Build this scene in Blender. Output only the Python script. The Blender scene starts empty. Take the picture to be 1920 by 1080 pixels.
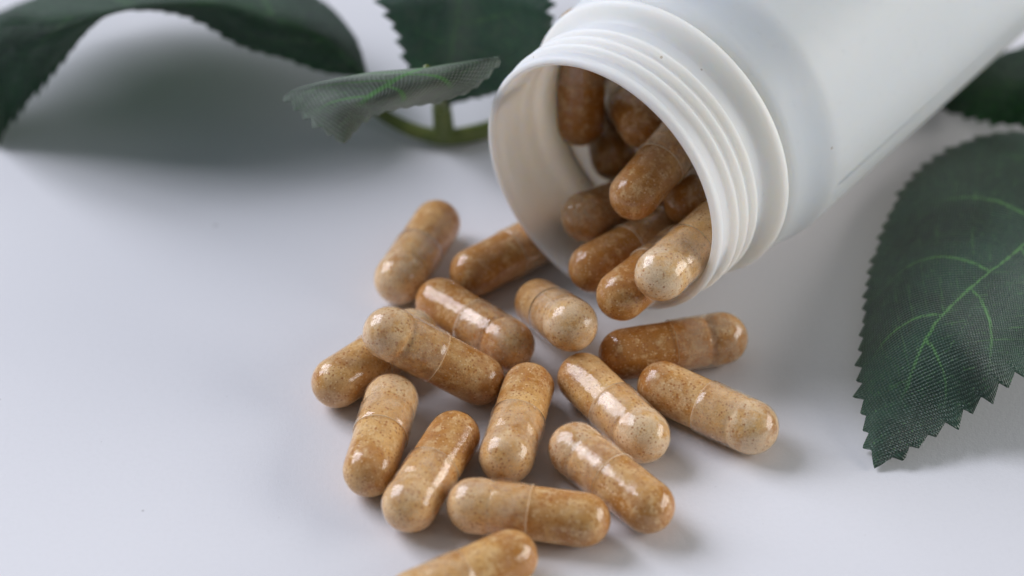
import bpy, bmesh, math, random
import numpy as np
from mathutils import Vector, Matrix

# everything below is measured in millimetres and scaled to metres
MM = 0.001
random.seed(7)
scene = bpy.context.scene
COL = scene.collection

# ------------------------------------------------------------------ camera
PITCH = 0.67075
DIST = 371.9
cam_data = bpy.data.cameras.new('camera')
cam = bpy.data.objects.new('camera', cam_data)
COL.objects.link(cam)
cam.location = (0, -DIST * math.cos(PITCH) * MM, DIST * math.sin(PITCH) * MM)
cam.rotation_euler = (math.pi / 2 - PITCH, 0, 0)
cam_data.lens = 89.14
cam_data.sensor_width = 36.0
cam_data.clip_start = 0.01
cam_data.clip_end = 20.0
cam_data.dof.use_dof = True
cam_data.dof.focus_distance = 0.343
cam_data.dof.aperture_fstop = 10.5
cam_data.dof.aperture_blades = 9
scene.camera = cam

# ------------------------------------------------------------------ world and lamps (indoor window light)
world = bpy.data.worlds.new('World')
scene.world = world
world.use_nodes = True
bg = world.node_tree.nodes['Background']
bg.inputs['Color'].default_value = (0.74, 0.90, 1.0, 1)
bg.inputs['Strength'].default_value = 0.15

def area_lamp(name, pos, target, sx, sy, watt, color, roll=0.0):
    ld = bpy.data.lights.new(name, 'AREA')
    ld.shape = 'RECTANGLE'
    ld.size = sx; ld.size_y = sy
    ld.energy = watt
    ld.color = color
    o = bpy.data.objects.new(name, ld)
    COL.objects.link(o)
    o.location = pos
    d = Vector(target) - Vector(pos)
    o.rotation_euler = d.to_track_quat('-Z', 'Y').to_euler()
    return o
# two panes of the window at the left, and a second, lower window at the right
wdir = Vector((-0.70, 0.40, 0.62)).normalized()
side = Vector((0, 0, 1)).cross(wdir).normalized()
for k in (-1, 1):
    area_lamp('window_pane_light', wdir * 2.3 + side * (0.40 * k), (0, 0, 0), 0.72, 1.55, 27.8, (0.955, 0.965, 1.07))
area_lamp('right_window_light', (3.1, 0.0, 1.10), (0, 0, 0.01), 2.80, 1.50, 86.0, (1.0, 0.96, 0.92))

scene.view_settings.view_transform = 'Standard'
scene.view_settings.look = 'None'
scene.view_settings.exposure = 0.0
scene.view_settings.gamma = 1.0
scene.view_settings.use_curve_mapping = False
scene.cycles.max_bounces = 12
scene.cycles.diffuse_bounces = 5
scene.cycles.transparent_max_bounces = 32
scene.cycles.caustics_reflective = False
scene.cycles.caustics_refractive = False
scene.cycles.use_denoising = True
scene.cycles.sample_clamp_indirect = 4.0

# ------------------------------------------------------------------ node helpers
def new_mat(name):
    m = bpy.data.materials.new(name)
    m.use_nodes = True
    m.node_tree.nodes.clear()
    return m, m.node_tree

class NB:
    def __init__(self, nt): self.nt = nt
    def node(self, kind, **props):
        n = self.nt.nodes.new(kind)
        for k, v in props.items(): setattr(n, k, v)
        return n
    def put(self, sock, val):
        if isinstance(val, bpy.types.NodeSocket): self.nt.links.new(val, sock)
        elif val is not None: sock.default_value = val
    def math(self, op, a, b=None, c=None, clamp=False):
        n = self.node('ShaderNodeMath', operation=op, use_clamp=clamp)
        self.put(n.inputs[0], a); self.put(n.inputs[1], b); self.put(n.inputs[2], c)
        return n.outputs[0]
    def vscale(self, v, s):
        n = self.node('ShaderNodeVectorMath', operation='SCALE')
        self.put(n.inputs[0], v); self.put(n.inputs['Scale'], s)
        return n.outputs[0]
    def vadd(self, a, b):
        n = self.node('ShaderNodeVectorMath', operation='ADD')
        self.put(n.inputs[0], a); self.put(n.inputs[1], b)
        return n.outputs[0]
    def noise(self, vec, scale, detail=2.0, rough=0.5):
        n = self.node('ShaderNodeTexNoise')
        self.put(n.inputs['Vector'], vec); n.inputs['Scale'].default_value = scale
        n.inputs['Detail'].default_value = detail; n.inputs['Roughness'].default_value = rough
        return n.outputs['Fac']
    def voronoi(self, vec, scale, dim='3D'):
        n = self.node('ShaderNodeTexVoronoi', voronoi_dimensions=dim)
        self.put(n.inputs['Vector'], vec); n.inputs['Scale'].default_value = scale
        return n.outputs['Distance'], n.outputs['Color']
    def step(self, x, lo, hi, a=0.0, b=1.0):
        n = self.node('ShaderNodeMapRange', interpolation_type='SMOOTHSTEP')
        self.put(n.inputs['Value'], x)
        for nm, v in (('From Min', lo), ('From Max', hi), ('To Min', a), ('To Max', b)):
            self.put(n.inputs[nm], v)
        return n.outputs['Result']
    def mix(self, f, a, b, blend='MIX'):
        n = self.node('ShaderNodeMix', data_type='RGBA', blend_type=blend)
        self.put(n.inputs[0], f)
        self.put(n.inputs[6], a if not isinstance(a, tuple) else (*a, 1.0))
        self.put(n.inputs[7], b if not isinstance(b, tuple) else (*b, 1.0))
        return n.outputs[2]
    def bump(self, h, strength, dist):
        n = self.node('ShaderNodeBump')
        n.inputs['Strength'].default_value = strength
        n.inputs['Distance'].default_value = dist
        self.put(n.inputs['Height'], h)
        return n.outputs['Normal']
    def principled(self, color, rough, normal=None, **kw):
        n = self.node('ShaderNodeBsdfPrincipled')
        self.put(n.inputs['Base Color'], (*color, 1.0) if isinstance(color, tuple) else color)
        self.put(n.inputs['Roughness'], rough)
        if normal is not None: self.put(n.inputs['Normal'], normal)
        for k, v in kw.items(): self.put(n.inputs[k.replace('_', ' ')], v)
        return n.outputs[0]
    def mixs(self, f, a, b):
        n = self.node('ShaderNodeMixShader')
        self.put(n.inputs[0], f); self.put(n.inputs[1], a); self.put(n.inputs[2], b)
        return n.outputs[0]
    def out(self, sh):
        n = self.node('ShaderNodeOutputMaterial')
        self.put(n.inputs['Surface'], sh)
    def mmco(self):
        t = self.node('ShaderNodeTexCoord')
        return self.vscale(t.outputs['Object'], 1000.0)
    def rnd(self):
        return self.node('ShaderNodeObjectInfo').outputs['Random']

# ------------------------------------------------------------------ materials
def mat_table():
    m, nt = new_mat('white_card'); b = NB(nt); co = b.mmco()
    big = b.noise(co, 0.012, 2); fine = b.noise(co, 1.4, 3, .6)
    col = b.mix(big, (0.785, 0.785, 0.825), (0.82, 0.82, 0.855))
    d, c = b.voronoi(co, 0.045, '2D')
    sx = b.node('ShaderNodeSeparateColor'); b.put(sx.inputs[0], c)
    size = b.math('MULTIPLY', b.step(sx.outputs[0], 0.6, 1.0), 0.011)
    speck = b.step(b.math('SUBTRACT', d, size), 0.0, 0.006, 0.38, 0.0)
    col = b.mix(speck, col, (0.25, 0.23, 0.23))
    fib = b.noise(co, 4.0, 2)
    col = b.mix(b.step(fine, 0.42, 0.75, 0.0, 0.12), col, (0.70, 0.70, 0.72))
    b.out(b.principled(col, b.step(big, 0.3, 0.7, 0.42, 0.5), b.bump(b.math('ADD', fib, b.math('MULTIPLY', fine, 1.5)), 0.18, 0.00012), Specular_IOR_Level=0.35))
    return m

def mat_plastic():
    m, nt = new_mat('white_bottle_plastic'); b = NB(nt); co = b.mmco()
    big = b.noise(co, 0.05, 3); fine = b.noise(co, 0.6, 4, .6)
    col = b.mix(big, (0.90, 0.865, 0.80), (0.93, 0.895, 0.835))
    # brownish dust specks and faint smudges
    d, c = b.voronoi(co, 0.22)
    sc = b.node('ShaderNodeSeparateColor'); b.put(sc.inputs[0], c)
    size = b.math('MULTIPLY', b.step(sc.outputs[0], 0.62, 1.0), 0.042)
    speck = b.step(b.math('SUBTRACT', d, size), 0.0, 0.02, 0.55, 0.0)
    col = b.mix(speck, col, (0.33, 0.24, 0.15))
    col = b.mix(b.step(fine, 0.58, 0.8, 0.0, 0.14), col, (0.62, 0.58, 0.52))
    rough = b.step(fine, 0.3, 0.7, 0.42, 0.52)
    sh = b.principled(col, rough, b.bump(b.noise(co, 0.35, 3), 0.06, 0.0003), Subsurface_Weight=1.0, Subsurface_Scale=0.0050, Specular_IOR_Level=0.3)
    p = sh.node
    p.inputs['Subsurface Radius'].default_value = (1.0, 0.80, 0.62)
    b.out(sh)
    return m

def mat_gelatin(name, milk, tint, rim=False):
    m, nt = new_mat(name); b = NB(nt); co = b.vadd(b.mmco(), b.vscale((1.0, 1.0, 1.0), 0.0))
    r = b.rnd()
    rv = b.node('ShaderNodeCombineXYZ'); b.put(rv.inputs[0], b.math('MULTIPLY', r, 97.0)); b.put(rv.inputs[1], b.math('MULTIPLY', r, 41.0))
    co = b.vadd(b.mmco(), rv.outputs[0])
    wob = b.noise(co, 0.30, 2); fine = b.noise(co, 2.6, 3)
    nrm = b.bump(b.math('ADD', wob, b.math('MULTIPLY', fine, 0.06)), 0.6, 0.0003)
    tr = b.node('ShaderNodeBsdfTransparent'); tr.inputs[0].default_value = (*tint, 1)
    df = b.node('ShaderNodeBsdfDiffuse'); df.inputs[0].default_value = (0.90, 0.72, 0.50, 1)
    smear = b.noise(co, 0.55, 4, .6)
    mk = b.math('MULTIPLY', b.step(smear, 0.30, 0.72), milk)
    if rim:
        zz = b.node('ShaderNodeSeparateXYZ'); b.put(zz.inputs[0], b.mmco())
        mk = b.math('MAXIMUM', mk, b.step(zz.outputs[2], -0.32, -0.18, 0.6, 0.0))
    lay = b.mixs(mk, tr.outputs[0], df.outputs[0])
    gl = b.node('ShaderNodeBsdfGlossy')
    gl.inputs['Color'].default_value = (1, 1, 1, 1)
    b.put(gl.inputs['Roughness'], b.step(smear, 0.35, 0.75, 0.10, 0.24)); b.put(gl.inputs['Normal'], nrm)
    fr = b.node('ShaderNodeFresnel'); fr.inputs[0].default_value = 1.50; b.put(fr.inputs['Normal'], nrm)
    geo = b.node('ShaderNodeNewGeometry')
    f = b.math('MULTIPLY', fr.outputs[0], b.math('SUBTRACT', 1.0, geo.outputs['Backfacing']))
    b.out(b.mixs(f, lay, gl.outputs[0]))
    return m

def mat_powder():
    m, nt = new_mat('brown_powder'); b = NB(nt)
    r = b.rnd()
    rv = b.node('ShaderNodeCombineXYZ')
    b.put(rv.inputs[0], b.math('MULTIPLY', r, 173.0)); b.put(rv.inputs[1], b.math('MULTIPLY', r, 59.0)); b.put(rv.inputs[2], b.math('MULTIPLY', r, 31.0))
    raw = b.mmco(); co = b.vadd(raw, rv.outputs[0])
    sp = b.node('ShaderNodeSeparateXYZ'); b.put(sp.inputs[0], raw)
    blotch = b.noise(co, 0.22, 3, .55); mid = b.noise(co, 0.7, 5, .65); fine = b.noise(co, 4.5, 3, .6)
    # powder packed wet against the plain end, drier and paler under the cap
    oc = b.node('ShaderNodeSeparateColor'); b.put(oc.inputs[0], b.node('ShaderNodeObjectInfo').outputs['Color'])
    zmix = b.step(sp.outputs[2], -9.0, 3.0, -0.13, 0.05)
    tone = b.math('ADD', blotch, zmix)
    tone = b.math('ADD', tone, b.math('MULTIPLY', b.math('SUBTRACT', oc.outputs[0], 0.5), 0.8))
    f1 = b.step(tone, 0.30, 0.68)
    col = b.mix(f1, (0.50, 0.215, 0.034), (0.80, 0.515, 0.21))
    col = b.mix(b.step(mid, 0.47, 0.68, 0.0, 0.62), col, (0.92, 0.71, 0.44))
    # dry pale dust film clinging to the shell, mostly at the capped end
    film = b.math('MULTIPLY', b.step(b.noise(co, 0.42, 3, .6), 0.40, 0.58), b.step(sp.outputs[2], 3.5, 6.5, 0.35, 1.0))
    film = b.math('MULTIPLY', film, b.math('MULTIPLY', oc.outputs[1], 0.85))
    col = b.mix(film, col, (0.90, 0.76, 0.57))
    col = b.mix(b.step(fine, 0.32, 0.50, 0.50, 0.0), col, (0.36, 0.14, 0.03))
    d, c = b.voronoi(co, 2.0)
    sc = b.node('ShaderNodeSeparateColor'); b.put(sc.inputs[0], c)
    clump = b.step(b.noise(co, 0.5, 2), 0.36, 0.62, 0.88, 0.34)
    on = b.math('GREATER_THAN', sc.outputs[0], clump)
    dark = b.math('MULTIPLY', b.step(d, 0.22, 0.44, 0.85, 0.0), on)
    col = b.mix(dark, col, (0.40, 0.14, 0.025))
    d2, c2 = b.voronoi(co, 2.7)
    sc2 = b.node('ShaderNodeSeparateColor'); b.put(sc2.inputs[0], c2)
    lite = b.math('MULTIPLY', b.step(d2, 0.18, 0.40, 0.7, 0.0), b.math('GREATER_THAN', sc2.outputs[1], 0.74))
    col = b.mix(lite, col, (0.90, 0.76, 0.54))
    nrm = b.bump(b.math('ADD', fine, b.math('MULTIPLY', mid, 0.6)), 0.5, 0.00018)
    sh = b.principled(col, 0.62, nrm, Specular_IOR_Level=0.3)
    b.out(sh)
    return m

def mat_leaf(name, nvein=5.0, vstr=0.9, base=((0.009, 0.036, 0.022), (0.036, 0.100, 0.066), (0.17, 0.29, 0.22)), sheen=0.25, trans=0.30, sheen_band=0.0, vw=1.0, sheen_mottle=0.0, spec=0.5):
    m, nt = new_mat(name); b = NB(nt)
    uv = b.node('ShaderNodeUVMap', uv_map='UVMap').outputs[0]
    wv = b.node('ShaderNodeUVMap', uv_map='weave').outputs[0]      # millimetres along and across
    s = b.node('ShaderNodeSeparateXYZ'); b.put(s.inputs[0], uv)
    w = b.node('ShaderNodeSeparateXYZ'); b.put(w.inputs[0], wv)
    u = s.outputs[0]; v = b.math('SUBTRACT', b.math('MULTIPLY', s.outputs[1], 2.0), 1.0)
    # woven cloth
    k = 2 * math.pi / 0.62
    a1 = b.math('ADD', w.outputs[0], b.math('MULTIPLY', b.noise(wv, 0.4, 2), 0.25))
    wx = b.math('SINE', b.math('MULTIPLY', a1, k)); wy = b.math('SINE', b.math('MULTIPLY', w.outputs[1], k))
    weave = b.math('MULTIPLY', wx, wy)
    th = b.noise(wv, 3.2, 2)
    blot = b.noise(wv, 0.09, 3); mid = b.noise(wv, 0.7, 4, .65)
    col = b.mix(b.step(blot, 0.35, 0.65), base[0], base[1])
    thr = b.math('MULTIPLY', b.step(weave, 0.0, 0.9), b.step(b.noise(wv, 1.1, 3, .6), 0.34, 0.66, 0.25, 1.0))
    col = b.mix(b.math('MULTIPLY', thr, 0.8), col, base[2])  # thread tops lightened in colour as painted fibre glints
    if sheen_mottle: col = b.mix(b.step(b.noise(wv, 0.28, 4, .65), 0.45, 0.70, 0.0, sheen_mottle), col, (0.13, 0.18, 0.15))  # grey-green blotches paint a patchy sheen and dust on the far leaves
    if sheen_band: col = b.mix(b.step(b.math('ABSOLUTE', b.math('SUBTRACT', w.outputs[1], 0.8)), 0.0, sheen_band * 1.4, 0.55, 0.0), col, (0.20, 0.27, 0.23))  # soft pale strip paints the sheen on the fold at the midrib
    # printed veins
    av = b.math('ABSOLUTE', v)
    awmm = b.math('ABSOLUTE', w.outputs[1])
    wig = b.math('MULTIPLY', b.math('SUBTRACT', b.noise(wv, 0.5, 3), 0.5), 0.9)
    rib = b.step(b.math('ABSOLUTE', b.math('ADD', w.outputs[1], wig)), 0.10 * vw, 0.42 * vw, 1.0, 0.0)
    sgn = b.math('MULTIPLY', b.math('SIGN', v), 0.21)
    t = b.math('ADD', b.math('MULTIPLY', b.math('ADD', u, b.math('MULTIPLY', b.math('POWER', av, 1.5), 0.20)), nvein), sgn)
    t = b.math('ADD', t, b.math('MULTIPLY', wig, 0.05))
    dl = b.math('ABSOLUTE', b.math('SUBTRACT', b.math('FRACT', t), 0.5))
    lat = b.step(dl, 0.010 * vw, 0.042 * vw, 1.0, 0.0)
    lat = b.math('MULTIPLY', lat, b.step(av, 0.38, 0.85, 1.0, 0.0))
    vein = b.math('MAXIMUM', rib, b.math('MULTIPLY', lat, 0.9))
    t2 = b.math('ADD', b.math('MULTIPLY', b.math('SUBTRACT', u, b.math('MULTIPLY', av, 0.28)), nvein * 3.1), b.math('MULTIPLY', wig, 0.35))
    d2 = b.math('ABSOLUTE', b.math('SUBTRACT', b.math('FRACT', t2), 0.5))
    fine = b.math('MULTIPLY', b.step(d2, 0.02, 0.09, 0.42, 0.0), b.step(b.noise(wv, 0.22, 2), 0.46, 0.62))
    vein = b.math('MAXIMUM', vein, b.math('MULTIPLY', fine, b.step(av, 0.55, 0.9, 1.0, 0.0)))
    vein = b.math('MULTIPLY', vein, b.step(u, 0.18, 0.38))
    brk = b.step(b.math('ADD', mid, b.math('MULTIPLY', weave, 0.16)), 0.31 / max(1.0, vw), 0.48 / max(1.0, vw))
    vein = b.math('MULTIPLY', vein, brk)
    spk = b.math('MULTIPLY', b.step(b.noise(wv, 2.4, 2), 0.62, 0.70), b.step(mid, 0.44, 0.60))
    vein = b.math('MAXIMUM', vein, b.math('MULTIPLY', spk, 0.8))
    col = b.mix(b.math('MULTIPLY', vein, vstr), col, (0.20, 0.52, 0.15))
    nrm = b.bump(b.math('ADD', b.math('MULTIPLY', weave, 0.7), th), 1.0, 0.00013)
    pr = b.principled(col, b.step(weave, -0.5, 0.8, 0.48, 0.34), nrm, Specular_IOR_Level=spec, Sheen_Weight=sheen, Sheen_Roughness=0.4, Sheen_Tint=(0.85, 1.0, 0.85, 1.0))
    tl = b.node('ShaderNodeBsdfTranslucent'); b.put(tl.inputs[0], b.mix(b.step(mid, 0.3, 0.7), (0.018, 0.16, 0.018), (0.05, 0.36, 0.04)))
    b.out(b.mixs(trans, pr, tl.outputs[0]))
    return m

def mat_stem():
    m, nt = new_mat('green_stem_plastic'); b = NB(nt); co = b.mmco()
    n = b.noise(co, 0.25, 3)
    col = b.mix(b.step(n, 0.3, 0.7), (0.085, 0.12, 0.022), (0.16, 0.19, 0.04))
    b.out(b.principled(col, 0.45, b.bump(b.noise(co, 1.2, 2), 0.3, 0.0002)))
    return m

M_TABLE = mat_table(); M_PLASTIC = mat_plastic()
M_CAP = mat_gelatin('gelatin_cap', 0.36, (0.99, 0.96, 0.91), True)
M_BODY = mat_gelatin('gelatin_body', 0.08, (0.98, 0.935, 0.85))
M_POWDER = mat_powder()
M_LEAF = mat_leaf('cloth_leaf', 6.5, 0.85, sheen=0.3, spec=0.9, vw=0.9); M_LEAF_FEW = mat_leaf('cloth_leaf_few_veins', 4.0, 0.35, base=((0.014, 0.052, 0.028), (0.040, 0.105, 0.062), (0.15, 0.24, 0.18)), sheen=0.15, trans=0.5, sheen_mottle=0.75)
M_LEAF_SHEEN_BAND = mat_leaf('cloth_leaf_sheen_band', 4.0, 0.3, ((0.026, 0.080, 0.054), (0.065, 0.150, 0.105), (0.17, 0.27, 0.22)), trans=0.35, sheen_band=2.6, sheen_mottle=0.6)
M_LEAF_SHEEN_BASE = mat_leaf('cloth_leaf_sheen_base', 5.0, 0.95, ((0.07, 0.105, 0.075), (0.26, 0.31, 0.255), (0.46, 0.51, 0.45)), sheen=0.5, vw=2.1)  # grazing window reflection is put into this greyer base colour
M_STEM = mat_stem()

# ------------------------------------------------------------------ object helpers
def mesh_from(name, verts, faces, mat, smooth=True):
    me = bpy.data.meshes.new(name)
    me.from_pydata([(x * MM, y * MM, z * MM) for x, y, z in verts], [], faces)
    me.materials.append(mat)
    if smooth: me.polygons.foreach_set('use_smooth', [True] * len(me.polygons))
    me.update()
    return me

def link(name, me, parent=None):
    o = bpy.data.objects.new(name, me)
    COL.objects.link(o)
    if parent is not None: o.parent = parent
    return o

def tag(o, label=None, cat=None, group=None, kind=None):
    if label: o['label'] = label
    if cat: o['category'] = cat
    if group: o['group'] = group
    if kind: o['kind'] = kind
    return o

def lathe(profile, seg=40, rad=None):
    """profile: list of (z, r); poles where r == 0. rad(z, theta, r) may alter the radius."""
    V, Fc, rings = [], [], []
    for z, r in profile:
        if r <= 1e-6:
            rings.append([len(V)]); V.append((0, 0, z))
        else:
            ring = []
            for k in range(seg):
                th = 2 * math.pi * k / seg
                rr = rad(z, th, r) if rad else r
                ring.append(len(V)); V.append((rr * math.cos(th), rr * math.sin(th), z))
            rings.append(ring)
    for a, c in zip(rings[:-1], rings[1:]):
        for k in range(seg):
            k2 = (k + 1) % seg
            if len(a) == 1 and len(c) == 1: continue
            if len(a) == 1: Fc.append((a[0], c[k2], c[k]))
            elif len(c) == 1: Fc.append((a[k], a[k2], c[0]))
            else: Fc.append((a[k], a[k2], c[k2], c[k]))
    return V, Fc

# ------------------------------------------------------------------ the table
tv = [(-600, -420, 0), (600, -420, 0), (600, 480, 0), (-600, 480, 0), (-600, -420, -18), (600, -420, -18), (600, 480, -18), (-600, 480, -18)]
tf = [(0, 1, 2, 3), (7, 6, 5, 4), (0, 4, 5, 1), (1, 5, 6, 2), (2, 6, 7, 3), (3, 7, 4, 0)]
table = link('table', mesh_from('table', tv, tf, M_TABLE, smooth=False))
tag(table, 'white matt table top under everything', 'table', kind='structure')

# ------------------------------------------------------------------ the bottle
BC = Vector((12.132, -6.0855, 22.687)); BPHI, BEL = 0.6719, 0.0355
BAX = Vector((math.cos(BEL) * math.sin(BPHI), math.cos(BEL) * math.cos(BPHI), math.sin(BEL)))

def thread_h(s, th):
    """helical screw thread on the neck, mouth at s = 0"""
    turn = (th / (2 * math.pi)) % 1.0
    h = 0.0
    for n in range(-1, 6):
        c = 2.35 + 2.25 * (n + turn)
        if c < 2.35 or c > 9.9: continue
        fade = min(1.0, (c - 2.35) / 0.4, (9.9 - c) / 0.4)
        d = abs(s - c)
        if d < 0.92: h = max(h, fade * 0.85 * (0.5 + 0.5 * math.cos(math.pi * d / 0.92)) ** 0.75)
    return h

def make_bottle():
    root = bpy.data.objects.new('pill_bottle', None); COL.objects.link(root)
    root.empty_display_size = 0.01
    q = BAX.to_track_quat('Z', 'Y')
    root.rotation_mode = 'QUATERNION'; root.rotation_quaternion = q
    root.location = BC * MM
    tag(root, 'open white plastic pill bottle lying on its side spilling brown capsules', 'bottle')
    # body with shoulder: outer skin then inner skin (one closed wall)
    out = [(14.75, 20.5), (15.1, 21.0), (15.4, 21.55), (15.9, 21.95), (16.7, 22.2), (18.2, 22.4), (19.8, 22.58), (21.2, 22.78), (22.5, 23.05), (23.6, 23.33), (24.4, 23.52), (25.2, 23.59), (30, 23.6), (45, 23.6), (60, 23.6), (75, 23.6), (85, 23.6), (87.0, 23.4), (88.6, 22.7), (89.6, 21.4), (90.0, 19.8), (89.4, 18.2), (89.0, 16.0), (88.9, 8), (88.9, 0)]
    inn = [(87.6, 0), (87.6, 12), (87.4, 18), (86.8, 20.6), (85.4, 22.0), (83, 22.45), (60, 22.45), (40, 22.45), (26, 22.4), (23, 22.2), (20.5, 21.9), (18.2, 21.5), (16.6, 20.7), (15.6, 19.7), (14.8, 18.75)]
    V, Fc = lathe(out, 160)
    V2, F2 = lathe(inn, 160)
    o = len(V)
    F2 = [tuple(i + o for i in f) for f in F2]
    a0, b0 = list(range(160)), [o + len(V2) - 160 + k for k in range(160)]
    br = [(b0[k], b0[(k + 1) % 160], a0[(k + 1) % 160], a0[k]) for k in range(160)]
    body = link('bottle_body', mesh_from('bottle_body', V + V2, Fc + F2 + br, M_PLASTIC), root)
    # neck: lip, threads and transfer bead, inner skin with shallow moulding waves
    n_out = [(0.0, 19.35), (0.02, 19.62), (0.12, 19.86), (0.32, 20.06), (0.62, 20.16), (1.0, 20.16), (1.3, 20.05), (1.5, 19.85)]
    s = 1.7
    while s < 11.3: n_out.append((round(s, 2), 19.72)); s += 0.14
    n_out += [(11.5, 19.8), (11.9, 20.1), (12.35, 20.7), (12.8, 21.45), (13.1, 21.88), (13.4, 22.1), (13.75, 22.17), (14.1, 22.12), (14.4, 21.9), (14.6, 21.5), (14.70, 20.9), (14.73, 20.48)]
    n_in = [(14.78, 18.72), (14.2, 18.45), (13.2, 18.36), (12.0, 18.4), (10.5, 18.55), (9.5, 18.62), (8.2, 18.52), (7.0, 18.62), (5.5, 18.66), (4.2, 18.58), (2.8, 18.7), (1.4, 18.82), (0.6, 18.9), (0.25, 18.98), (0.08, 19.1), (0.0, 19.32)]
    seg = 224
    V, Fc = lathe(n_out + n_in, seg, lambda z, th, r: r + (thread_h(z, th + 2.2) if 1.6 < z < 11.4 and r < 20 and abs(r - 19.72) < .01 else 0.0))
    neck = link('bottle_neck', mesh_from('bottle_neck', V, Fc, M_PLASTIC), root)
    # mould parting line: a hair-thin raised seam along the body
    for ang in SEAMS:
        V, Fc = [], []
        for k in range(41):
            z = 26 + 58 * k / 40
            for j, (dt, dr) in enumerate(((-0.006, -0.015), (0.0, 0.011), (0.006, -0.015))):
                V.append(((23.6 + dr) * math.cos(ang + dt), (23.6 + dr) * math.sin(ang + dt), z))
        for k in range(40):
            for j in (0, 1):
                a = k * 3 + j
                Fc.append((a, a + 1, a + 4, a + 3))
        link('mould_seam', mesh_from('mould_seam', V, Fc, M_PLASTIC), body)
    return root
# angle of the seam round the local axis is found from a world direction
def local_angle(world_dir):
    q = BAX.to_track_quat('Z', 'Y').inverted()
    d = q @ Vector(world_dir)
    return math.atan2(d.y, d.x)
SEAMS = [local_angle((0.771, -0.604, -0.199))]
bottle = make_bottle()

# ------------------------------------------------------------------ the capsules
def dome(r, z0, zdir, n=9):
    return [(z0 + zdir * r * math.sin(a), r * math.cos(a)) for a in [math.pi / 2 * k / n for k in range(1, n)]] + [(z0 + zdir * r, 0)]

def cap_profile():
    p = [(-0.36, 3.67), (-0.38, 3.76), (-0.34, 3.82), (0.6, 3.825), (2.0, 3.825), (3.6, 3.82), (4.5, 3.82), (4.8, 3.815), (5.0, 3.795), (5.2, 3.785), (5.4, 3.795), (5.6, 3.815), (5.9, 3.82), (7.03, 3.82)]
    return p + dome(3.82, 7.03, 1, 10)
def body_profile():
    p = [(4.75, 3.50), (4.8, 3.58), (4.7, 3.64), (2.0, 3.645), (-0.3, 3.65), (-3.0, 3.655), (-5.0, 3.655), (-7.19, 3.655)]
    return p + dome(3.655, -7.19, -1, 10)
cap_me = mesh_from('cap', *lathe(cap_profile(), 40), M_CAP)
bv, bf = lathe(body_profile(), 40)
body_me = mesh_from('body', bv, [tuple(reversed(f)) for f in bf], M_BODY)
cap_me.flip_normals() if False else None

def powder_mesh(seed):
    rnd = random.Random(seed)
    ph = [rnd.uniform(0, 6.28) for _ in range(8)]
    gap = [0.04, 0.40, 0.14, 0.0, 0.20, 0.30][seed % 6]
    def rad(z, th, r):
        wob = 0.018 * math.sin(3 * th + ph[0] + z) + 0.014 * math.sin(7 * th + ph[1] - 1.7 * z) + 0.012 * math.sin(13 * th + 2.9 * z + ph[2])
        return r + wob + rnd.uniform(-0.012, 0.012)
    prof = [(-10.72, 0)]
    for k in range(1, 9):
        a = math.pi / 2 * (1 - k / 9)
        prof.append((-7.19 - 3.56 * math.sin(a), 3.56 * math.cos(a)))
    prof += [(-7.0 + 11.2 * k / 16, 3.56) for k in range(17)]
    prof += [(4.45, 3.55 - gap * 0.2), (4.7, 3.55 - gap * 0.8), (5.0, 3.56 - gap), (5.3, 3.60 - gap * 0.5), (5.55, 3.63), (6.2, 3.66), (7.03, 3.66)]
    for k in range(1, 9):
        a = math.pi / 2 * k / 9
        prof.append((7.03 + 3.66 * math.sin(a), 3.66 * math.cos(a)))
    prof.append((10.72, 0))
    V, Fc = lathe(prof, 48, rad)
    return mesh_from('powder', V, Fc, M_POWDER)
POWDERS = [powder_mesh(s) for s in range(6)]

# number, one end (mm), other end (mm)
CAPS = [(1, [-16.3, -2.8, 3.8], [-11.3, 10.5, 3.8]),
 (2, [-5.4, -1.0, 3.8], [5.4, 8.0, 3.8]),
 (3, [-10.1, -8.3, 3.8], [-0.6, -18.4, 4.4]),
 (4, [4.0, -8.5, 3.8], [8.1, -20.5, 9.8]),
 (5, [-16.7, -24.1, 11.2], [-4.7, -25.0, 3.8]),
 (6, [-24, -25.6, 3.8], [-14.1, -15.5, 3.9]),
 (7, [-16.5, -29.5, 3.8], [-18.8, -43.5, 3.8]),
 (8, [-7.9, -37.1, 3.8], [-13.3, -50.2, 3.8]),
 (9, [2.2, -27.2, 3.9], [-0.7, -41.0, 3.9]),
 (10, [-4.8, -50.4, 3.8], [9.0, -53.0, 3.8]),
 (11, [8.5, -39.5, 3.8], [17.6, -50.4, 3.8]),
 (12, [9.9, -25.0, 3.8], [17.6, -36.8, 3.8]),
 (13, [20.9, -26.8, 3.8], [32.3, -35.0, 3.8]),
 (14, [15.8, -19.6, 3.8], [29.5, -16.2, 3.8]),
 (15, [-12.3, -67.5, 3.8], [-0.4, -60.0, 3.8]),
 (16, [15.3, -16.7, 12.1], [23.8, -5.5, 11.2]),
 (17, [20.4, -18.9, 17.4], [28.5, -7.3, 17.1]),
 (18, [11.7, -7.0, 9.3], [22.0, 2.6, 8.6]),
 (19, [17.2, -6.1, 21.6], [24.7, 5.7, 23.4]),
 (20, [10.8, 2.5, 11.2], [20.9, 11.9, 8.3]),
 (21, [10.0, 17.0, 18.0], [10.1, 19.6, 31.8]),
 (22, [18.9, 11.6, 21.2], [16.6, 25.2, 18.0]),
 (23, [15.3, 18.0, 10.8], [13.4, 31.4, 14.6]),
 (24, [25.3, 0.9, 15.2], [32.2, 13.1, 13.7])]
CAP_AT_FIRST = {1, 5, 7, 10, 11, 15, 17, 20}
SPILL = 'capsules spilled on the table'
INSIDE = 'capsules still inside the bottle'
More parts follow.
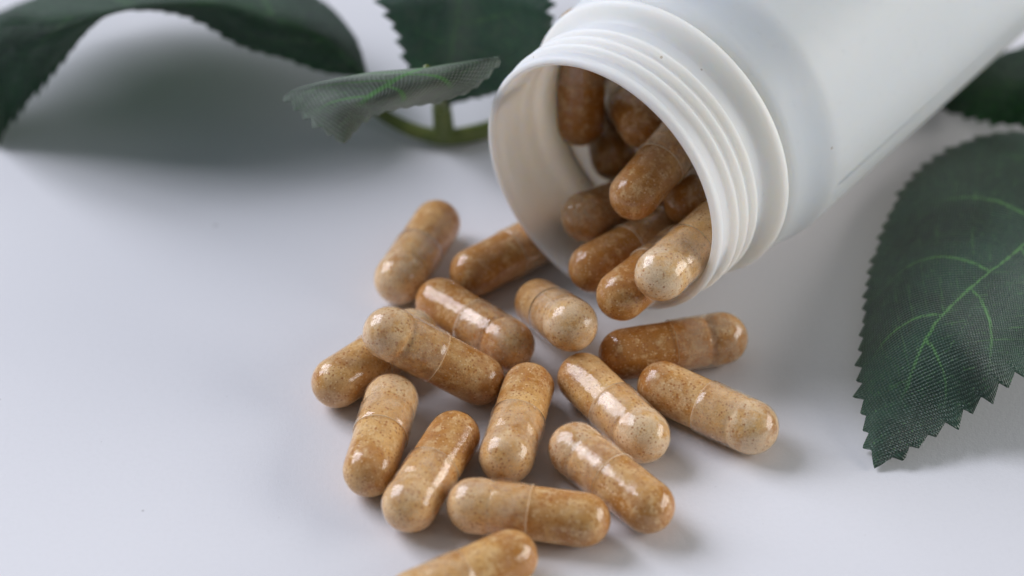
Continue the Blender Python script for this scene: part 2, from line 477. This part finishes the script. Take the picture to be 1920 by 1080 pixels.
LABELS = {
1: 'capsule lying farthest back on the table, alone at the left of the bottle mouth',
2: 'capsule in shade whose far end is hidden behind the bottle rim',
3: 'shiny capsule behind the tilted one, with a deep amber rounded end facing right',
4: 'capsule propped up pointing at the viewer, just below the bottle mouth',
5: 'capsule lying tilted across another one on top of the pile, at the left',
6: 'leftmost capsule, half hidden under the capsule that lies across it',
7: 'capsule pointing forward at the left front, beneath the tilted top capsule',
8: 'capsule pointing forward, between the left front capsule and the sideways front one',
9: 'capsule pointing forward in the centre of the spilled group, cap end nearest',
10: 'capsule lying sideways at the front, above the one cut off by the picture edge',
11: 'capsule slanting down right, at the front right end of the sideways one',
12: 'capsule with a long white highlight, in the centre right of the spilled group',
13: 'rightmost capsule on the table, slanting down to the right beside its shadow',
14: 'dark amber capsule lying sideways under the bottle lip',
15: 'nearest capsule, cut off by the bottom edge of the picture',
16: 'capsule hanging out over the bottle lip beneath the pale speckled one',
17: 'pale speckled capsule resting on the bottle lip, topmost of those coming out',
18: 'capsule slanting out of the bottle mouth, left of the two on the lip',
19: 'capsule lying on top of the heap in the middle of the bottle mouth',
20: 'capsule low in the bottle mouth with a round shiny end, nearest the left inner wall',
21: 'dark brown capsule standing upright deep in the bottle at the left',
22: 'brown capsule deep in the bottle behind the topmost one of the heap',
23: 'dim capsule deep in the bottle, low between the upright one and the heap',
24: 'dark capsule in shadow inside the bottle, right of the heap\'s topmost one',
}

# which powder fill, and (tone, dust film) of each capsule: 0.5 is the usual tan, lower is deeper amber
PICK = {5: 1, 3: 4, 10: 2, 12: 2, 17: 4, 9: 0, 8: 0, 7: 3, 13: 2, 11: 2, 14: 5}
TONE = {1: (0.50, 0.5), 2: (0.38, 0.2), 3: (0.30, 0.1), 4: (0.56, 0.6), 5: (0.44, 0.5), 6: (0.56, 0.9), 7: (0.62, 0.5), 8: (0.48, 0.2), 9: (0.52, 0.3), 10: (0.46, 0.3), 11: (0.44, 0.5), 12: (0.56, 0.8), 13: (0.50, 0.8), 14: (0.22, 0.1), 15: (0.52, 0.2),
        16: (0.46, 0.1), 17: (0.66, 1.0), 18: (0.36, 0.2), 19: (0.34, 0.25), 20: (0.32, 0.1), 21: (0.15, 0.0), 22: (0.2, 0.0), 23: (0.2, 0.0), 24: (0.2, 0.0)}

def place_capsule(idx, cap_end, body_end, label, group):
    root = bpy.data.objects.new('capsule', None); COL.objects.link(root)
    root.empty_display_size = 0.004
    c, d = Vector(cap_end), Vector(body_end)
    ax = (c - d).normalized()
    root.rotation_mode = 'QUATERNION'
    root.rotation_quaternion = ax.to_track_quat('Z', 'Y') @ Matrix.Rotation((idx * 2.399) % 6.283, 3, 'Z').to_quaternion()
    root.location = (c + d) * 0.5 * MM
    tag(root, label, 'capsule', group)
    link('cap', cap_me, root); link('body', body_me, root)
    pw = link('powder', POWDERS[PICK.get(idx, idx % len(POWDERS))], root)
    t, f = TONE.get(idx, (0.5, 0.35))
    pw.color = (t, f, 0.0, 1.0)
    return root
for n, a, b_ in CAPS:
    ce, be = (a, b_) if n in CAP_AT_FIRST else (b_, a)
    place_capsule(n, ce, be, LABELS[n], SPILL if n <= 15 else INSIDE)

# ------------------------------------------------------------------ leaves
def catmull(P, t):
    n = len(P) - 1
    x = min(max(t, 0.0), 1.0) * n
    i = min(int(x), n - 1); f = x - i
    p1, p2 = P[i], P[i + 1]
    p0 = P[i - 1] if i > 0 else 2 * p1 - p2
    p3 = P[i + 2] if i + 2 <= n else 2 * p2 - p1
    return 0.5 * (2 * p1 + (p2 - p0) * f + (2 * p0 - 5 * p1 + 4 * p2 - p3) * f * f + (3 * p1 - p0 - 3 * p2 + p3) * f ** 3)

def leaf_mesh(name, net, mat, tip_first, pitch=2.8, tooth=0.95, nu=300, nv=24, thick=0.22, wavy=0.25, seed=1, basefade=1.8):
    rows = [np.array(r, float) for r in net]
    if not tip_first: rows = rows[::-1]
    nc = len(rows[0])
    cols = [np.array([r[c] for r in rows]) for c in range(nc)]
    rnd = random.Random(seed)
    ph = [rnd.uniform(0, 6.28) for _ in range(6)]
    # arc length of each edge for the teeth
    def edge_len(c):
        p = np.array([catmull(cols[c], k / 200) for k in range(201)])
        return np.concatenate([[0], np.cumsum(np.linalg.norm(np.diff(p, axis=0), axis=1))])
    eL, eR, eM = edge_len(0), edge_len(nc - 1), edge_len(nc // 2)
    nLt, nRt = max(4, round(eL[-1] / pitch)), max(4, round(eR[-1] / pitch))
    jit = [rnd.uniform(0.45, 1.35) for _ in range(200)]
    V, U, Wv = [], [], []
    for i in range(nu + 1):
        u = i / nu
        row = np.array([catmull(cols[c], u) for c in range(nc)])
        wid = np.linalg.norm(row[0] - row[nc // 2]) + np.linalg.norm(row[-1] - row[nc // 2])
        def saw(arr, n):
            x = np.interp(u * 200, range(201), arr) / arr[-1] * n
            f = x - math.floor(x)           # 0 at the tip side of a tooth
            k = int(x) % 200
            h = (f / 0.12) if f < 0.12 else 1 - (f - 0.12) / 0.88
            return h * tooth * jit[k] * min(1, u * 14, (1 - u) * basefade)
        hL, hR = saw(eL, nLt), saw(eR, nRt)
        for j in range(nv + 1):
            v = 2 * j / nv - 1
            p = catmull(row, (v + 1) / 2)
            # teeth: push the outer part of the blade outward
            e = max(0.0, (abs(v) - 0.72) / 0.28) ** 2
            if wid > 0.5:
                dirv = (row[0] - row[1]) if v < 0 else (row[-1] - row[-2])
                L = np.linalg.norm(dirv)
                if L > 1e-6: p = p + dirv / L * e * ((hL if v < 0 else hR) - tooth * 0.4 * min(1, u * 14, (1 - u) * basefade))
            p = p + np.array([0, 0, wavy * min(1, wid / 8) * (math.sin(9 * u + 3 * v + ph[0]) * 0.5 + math.sin(23 * u - 5 * v + ph[1]) * 0.22 * abs(v))])
            p[2] = max(p[2], 0.16)
            V.append(tuple(p)); U.append((u, (v + 1) / 2)); Wv.append((float(np.interp(u * 200, range(201), eM)), v * wid / 2))
    W = nv + 1
    Fc = [(i * W + j, i * W + j + 1, (i + 1) * W + j + 1, (i + 1) * W + j) for i in range(nu) for j in range(nv)]
    me = mesh_from(name, V, Fc, mat)
    for nm, data in (('UVMap', U), ('weave', Wv)):
        lay = me.uv_layers.new(name=nm)
        idx = np.empty(len(me.loops), int); me.loops.foreach_get('vertex_index', idx)
        lay.data.foreach_set('uv', np.array(data, 'f')[idx].ravel())
    return me

def leaf_object(name, me, parent=None, thick=0.22):
    o = link(name, me, parent)
    md = o.modifiers.new('thickness', 'SOLIDIFY'); md.thickness = thick * MM; md.offset = 0.0
    return o

NET_RIGHT = [[[48.7,-39.6,0.5],[48.7,-39.6,0.5],[48.7,-39.6,0.5],[48.7,-39.6,0.5],[48.7,-39.6,0.5]],[[48.0,-32.9,2.0],[49.5,-34.0,3.0],[51.3,-35.1,3.5],[53.1,-36.2,3.5],[55.0,-37.4,3.0]],[[48.1,-24.6,3.0],[50.5,-26.9,5.0],[53.7,-29.5,6.3],[57.7,-31.7,6.3],[60.4,-34.3,5.0]],[[49.7,-13.5,4.0],[52.4,-19.7,9.0],[56.9,-25.1,12.5],[61.7,-29.6,12.5],[66.2,-32.9,9.5]],[[53.2,3.1,3.5],[57.8,-5.9,9.5],[63.0,-17.0,13.0],[68.3,-23.4,13.0],[72.9,-26.6,10.0]],[[60.1,21.1,3.5],[65.8,7.6,9.0],[69.7,-9.8,13.0],[74.5,-17.0,13.0],[78.3,-22.1,11.0]],[[69.7,31.6,3.5],[75.4,18.3,8.0],[77.4,-0.3,12.0],[80.4,-9.1,12.0],[83.6,-13.8,10.0]],[[80.8,33.8,4.0],[83.7,23.9,7.0],[85.1,10.9,9.0],[86.6,2.3,10.0],[88.9,-2.7,9.0]],[[94.1,22.5,6.0],[94.1,22.5,6.0],[94.1,22.5,6.0],[94.1,22.5,6.0],[94.1,22.5,6.0]]]
NET_CENTRE = [[[-23.9,4.2,23.0],[-23.9,4.2,23.0],[-23.9,4.2,23.0],[-23.9,4.2,23.0],[-23.9,4.2,23.0]],[[-27.5,5.3,25.0],[-25.0,4.2,27.0],[-22.6,4.1,28.0],[-21.2,5.5,27.0],[-20.6,7.5,25.0]],[[-30.5,7.9,26.0],[-26.4,5.2,29.0],[-20.9,3.0,31.0],[-18.6,3.6,30.0],[-16.5,6.8,27.0]],[[-32.4,9.8,27.0],[-26.3,6.3,31.0],[-18.2,3.3,33.0],[-13.8,3.2,32.0],[-9.9,7.4,28.0]],[[-30.4,9.3,29.0],[-23.9,5.6,33.0],[-16.0,3.4,34.5],[-9.7,3.3,34.0],[-5.1,7.9,30.0]],[[-25.7,8.3,31.0],[-20.3,7.0,33.0],[-14.1,3.9,35.0],[-7.5,5.7,35.0],[-1.7,10.5,33.0]],[[-18.2,10.1,31.0],[-15.5,8.5,32.5],[-12.7,6.5,34.0],[-9.0,7.1,34.5],[-4.5,9.0,34.0]],[[-12.1,9.8,32.0],[-12.1,9.8,32.0],[-12.1,9.8,32.0],[-12.1,9.8,32.0],[-12.1,9.8,32.0]]]
NET_ARCH = [[[-22.8,43.5,8.0],[-22.8,43.5,8.0],[-22.8,43.5,8.0]],[[-23.9,45.1,12.0],[-26.1,40.0,14.5],[-28.9,41.6,10.0]],[[-25.9,50.5,12.5],[-30.0,38.7,19.0],[-35.0,41.0,13.0]],[[-31.1,59.3,12.5],[-35.5,38.2,22.0],[-42.4,42.0,15.0]],[[-42.5,70.8,11.0],[-43.2,39.1,24.5],[-49.8,43.7,19.0]],[[-54.9,74.7,10.0],[-51.9,38.0,25.5],[-56.5,40.5,22.5]],[[-65.2,74.4,9.0],[-60.2,36.2,25.5],[-63.1,39.3,21.5]],[[-74.0,69.8,8.5],[-68.7,35.0,24.5],[-70.5,36.4,14.0]],[[-82.5,61.9,9.0],[-77.6,36.2,22.5],[-79.0,37.9,3.0]],[[-86.3,56.0,9.0],[-82.9,39.7,15.5],[-81.6,35.5,0.8]],[[-86.9,45.7,3.0],[-86.9,45.7,3.0],[-86.9,45.7,3.0]]]
NET_BACK = [[[-11.3,36.8,7.0],[-11.3,36.8,7.0],[-11.3,36.8,7.0]],[[-14.1,37.5,10.0],[-10.4,38.3,11.0],[-6.7,37.5,8.0]],[[-16.0,36.0,15.0],[-9.4,36.7,17.0],[-0.8,34.6,12.0]],[[-17.6,37.3,20.0],[-8.5,36.3,23.0],[6.6,37.4,18.0]],[[-19.9,38.5,25.0],[-7.9,39.0,28.0],[5.7,37.8,24.0]],[[-22.4,48.5,26.0],[-7.8,48.2,30.0],[6.6,48.6,25.0]],[[-20.6,65.0,25.0],[-8.0,63.1,29.0],[4.3,65.0,24.0]],[[-8.3,91.6,24.0],[-8.3,91.6,24.0],[-8.3,91.6,24.0]]]
NET_UNDER = [[[66.9,46.2,0.6],[66.9,46.2,0.6],[66.9,46.2,0.6]],[[73.5,57.4,1.4],[73.2,49.4,2.0],[71.6,43.3,1.0]],[[79.8,55.3,5.0],[78.0,40.5,8.0],[77.0,36.4,4.0]],[[88.0,55.2,8.0],[84.8,36.8,12.0],[84.2,31.7,7.0]],[[95.2,53.6,10.0],[91.9,36.7,14.0],[91.0,30.9,10.0]],[[99.3,41.3,12.0],[99.3,41.3,12.0],[99.3,41.3,12.0]]]
STEM_MAIN = [[-22.7,42.0,9.0],[-21.7,40.4,4.5],[-17.2,37.9,2.6],[-13.4,36.5,1.9],[-9.7,36.1,1.7],[-4.2,38.0,1.7],[2.1,42.7,1.7],[8.7,53.8,1.7],[14.3,69.9,1.7]]
STEM_UP = [[-10.7,36.1,1.9],[-10.8,36.0,5.0],[-11.0,35.8,8.0]]
STEM_PETIOLE = [[-10.9,36.0,7.0],[-11.6,26.4,17.0],[-12.1,9.8,32.0]]

o = leaf_object('leaf', leaf_mesh('leaf', NET_RIGHT, M_LEAF, True, 3.0, 1.5, 420, 32, seed=3, basefade=7.0))
tag(o, 'large dark green cloth leaf with bright veins lying right of the bottle, tip on table', 'leaf')
o = leaf_object('leaf', leaf_mesh('leaf', NET_UNDER, M_LEAF_FEW, True, 3.0, 0.9, 220, 18, seed=5))
tag(o, 'blurred dark leaf lying flat behind the bottle near the top right corner', 'leaf')

def tube(path, radii, seg=14, sub=6):
    P = [np.array(p, float) for p in path]
    n = (len(P) - 1) * sub
    pts = [catmull(P, k / n) for k in range(n + 1)]
    rr = [float(np.interp(k / n, np.linspace(0, 1, len(radii)), radii)) for k in range(n + 1)]
    V, Fc = [], []
    for k, p in enumerate(pts):
        t = pts[min(k + 1, n)] - pts[max(k - 1, 0)]; t = t / np.linalg.norm(t)
        a = np.cross(t, [0, 0, 1.0]);
        if np.linalg.norm(a) < 0.15: a = np.cross(t, [0, 1.0, 0])
        a /= np.linalg.norm(a); b_ = np.cross(a, t)
        for j in range(seg):
            th = 2 * math.pi * j / seg
            V.append(tuple(p + rr[k] * (math.cos(th) * a + math.sin(th) * b_)))
    for k in range(n):
        for j in range(seg):
            j2 = (j + 1) % seg
            Fc.append((k * seg + j, k * seg + j2, (k + 1) * seg + j2, (k + 1) * seg + j))
    Fc.append(tuple(range(seg))[::-1]); Fc.append(tuple(n * seg + j for j in range(seg)))
    return V, Fc

sprig = bpy.data.objects.new('leaf_sprig', None); COL.objects.link(sprig)
sprig.empty_display_size = 0.01
tag(sprig, 'artificial sprig of dark green cloth leaves on an olive stem behind the capsules', 'leaf sprig')
stem = link('stem', mesh_from('stem', *tube(STEM_MAIN, [0.8, 1.0, 1.15, 1.25, 1.4, 1.3, 1.3, 1.3]), M_STEM), sprig)
link('stem_branch', mesh_from('stem_branch', *tube(STEM_UP, [1.75, 1.6, 1.5]), M_STEM), stem)
link('petiole', mesh_from('petiole', *tube(STEM_PETIOLE, [1.0, 0.8, 0.6]), M_STEM), stem)
o = leaf_object('leaf', leaf_mesh('leaf', NET_CENTRE, M_LEAF_SHEEN_BASE, True, 2.1, 1.6, 260, 24, seed=8, wavy=0.15), sprig)
o['label'] = 'small greyish green leaf curling toward the viewer left of the bottle mouth'
o = leaf_object('leaf', leaf_mesh('leaf', NET_ARCH, M_LEAF_FEW, False, 2.5, 1.7, 360, 26, seed=11), sprig)
o['label'] = 'long arching leaf at the top left casting a dark shadow'
o = leaf_object('leaf', leaf_mesh('leaf', NET_BACK, M_LEAF_SHEEN_BAND, False, 2.4, 1.3, 300, 24, seed=15), sprig)
o['label'] = 'blurred leaf standing behind, between the arching leaf and the bottle'
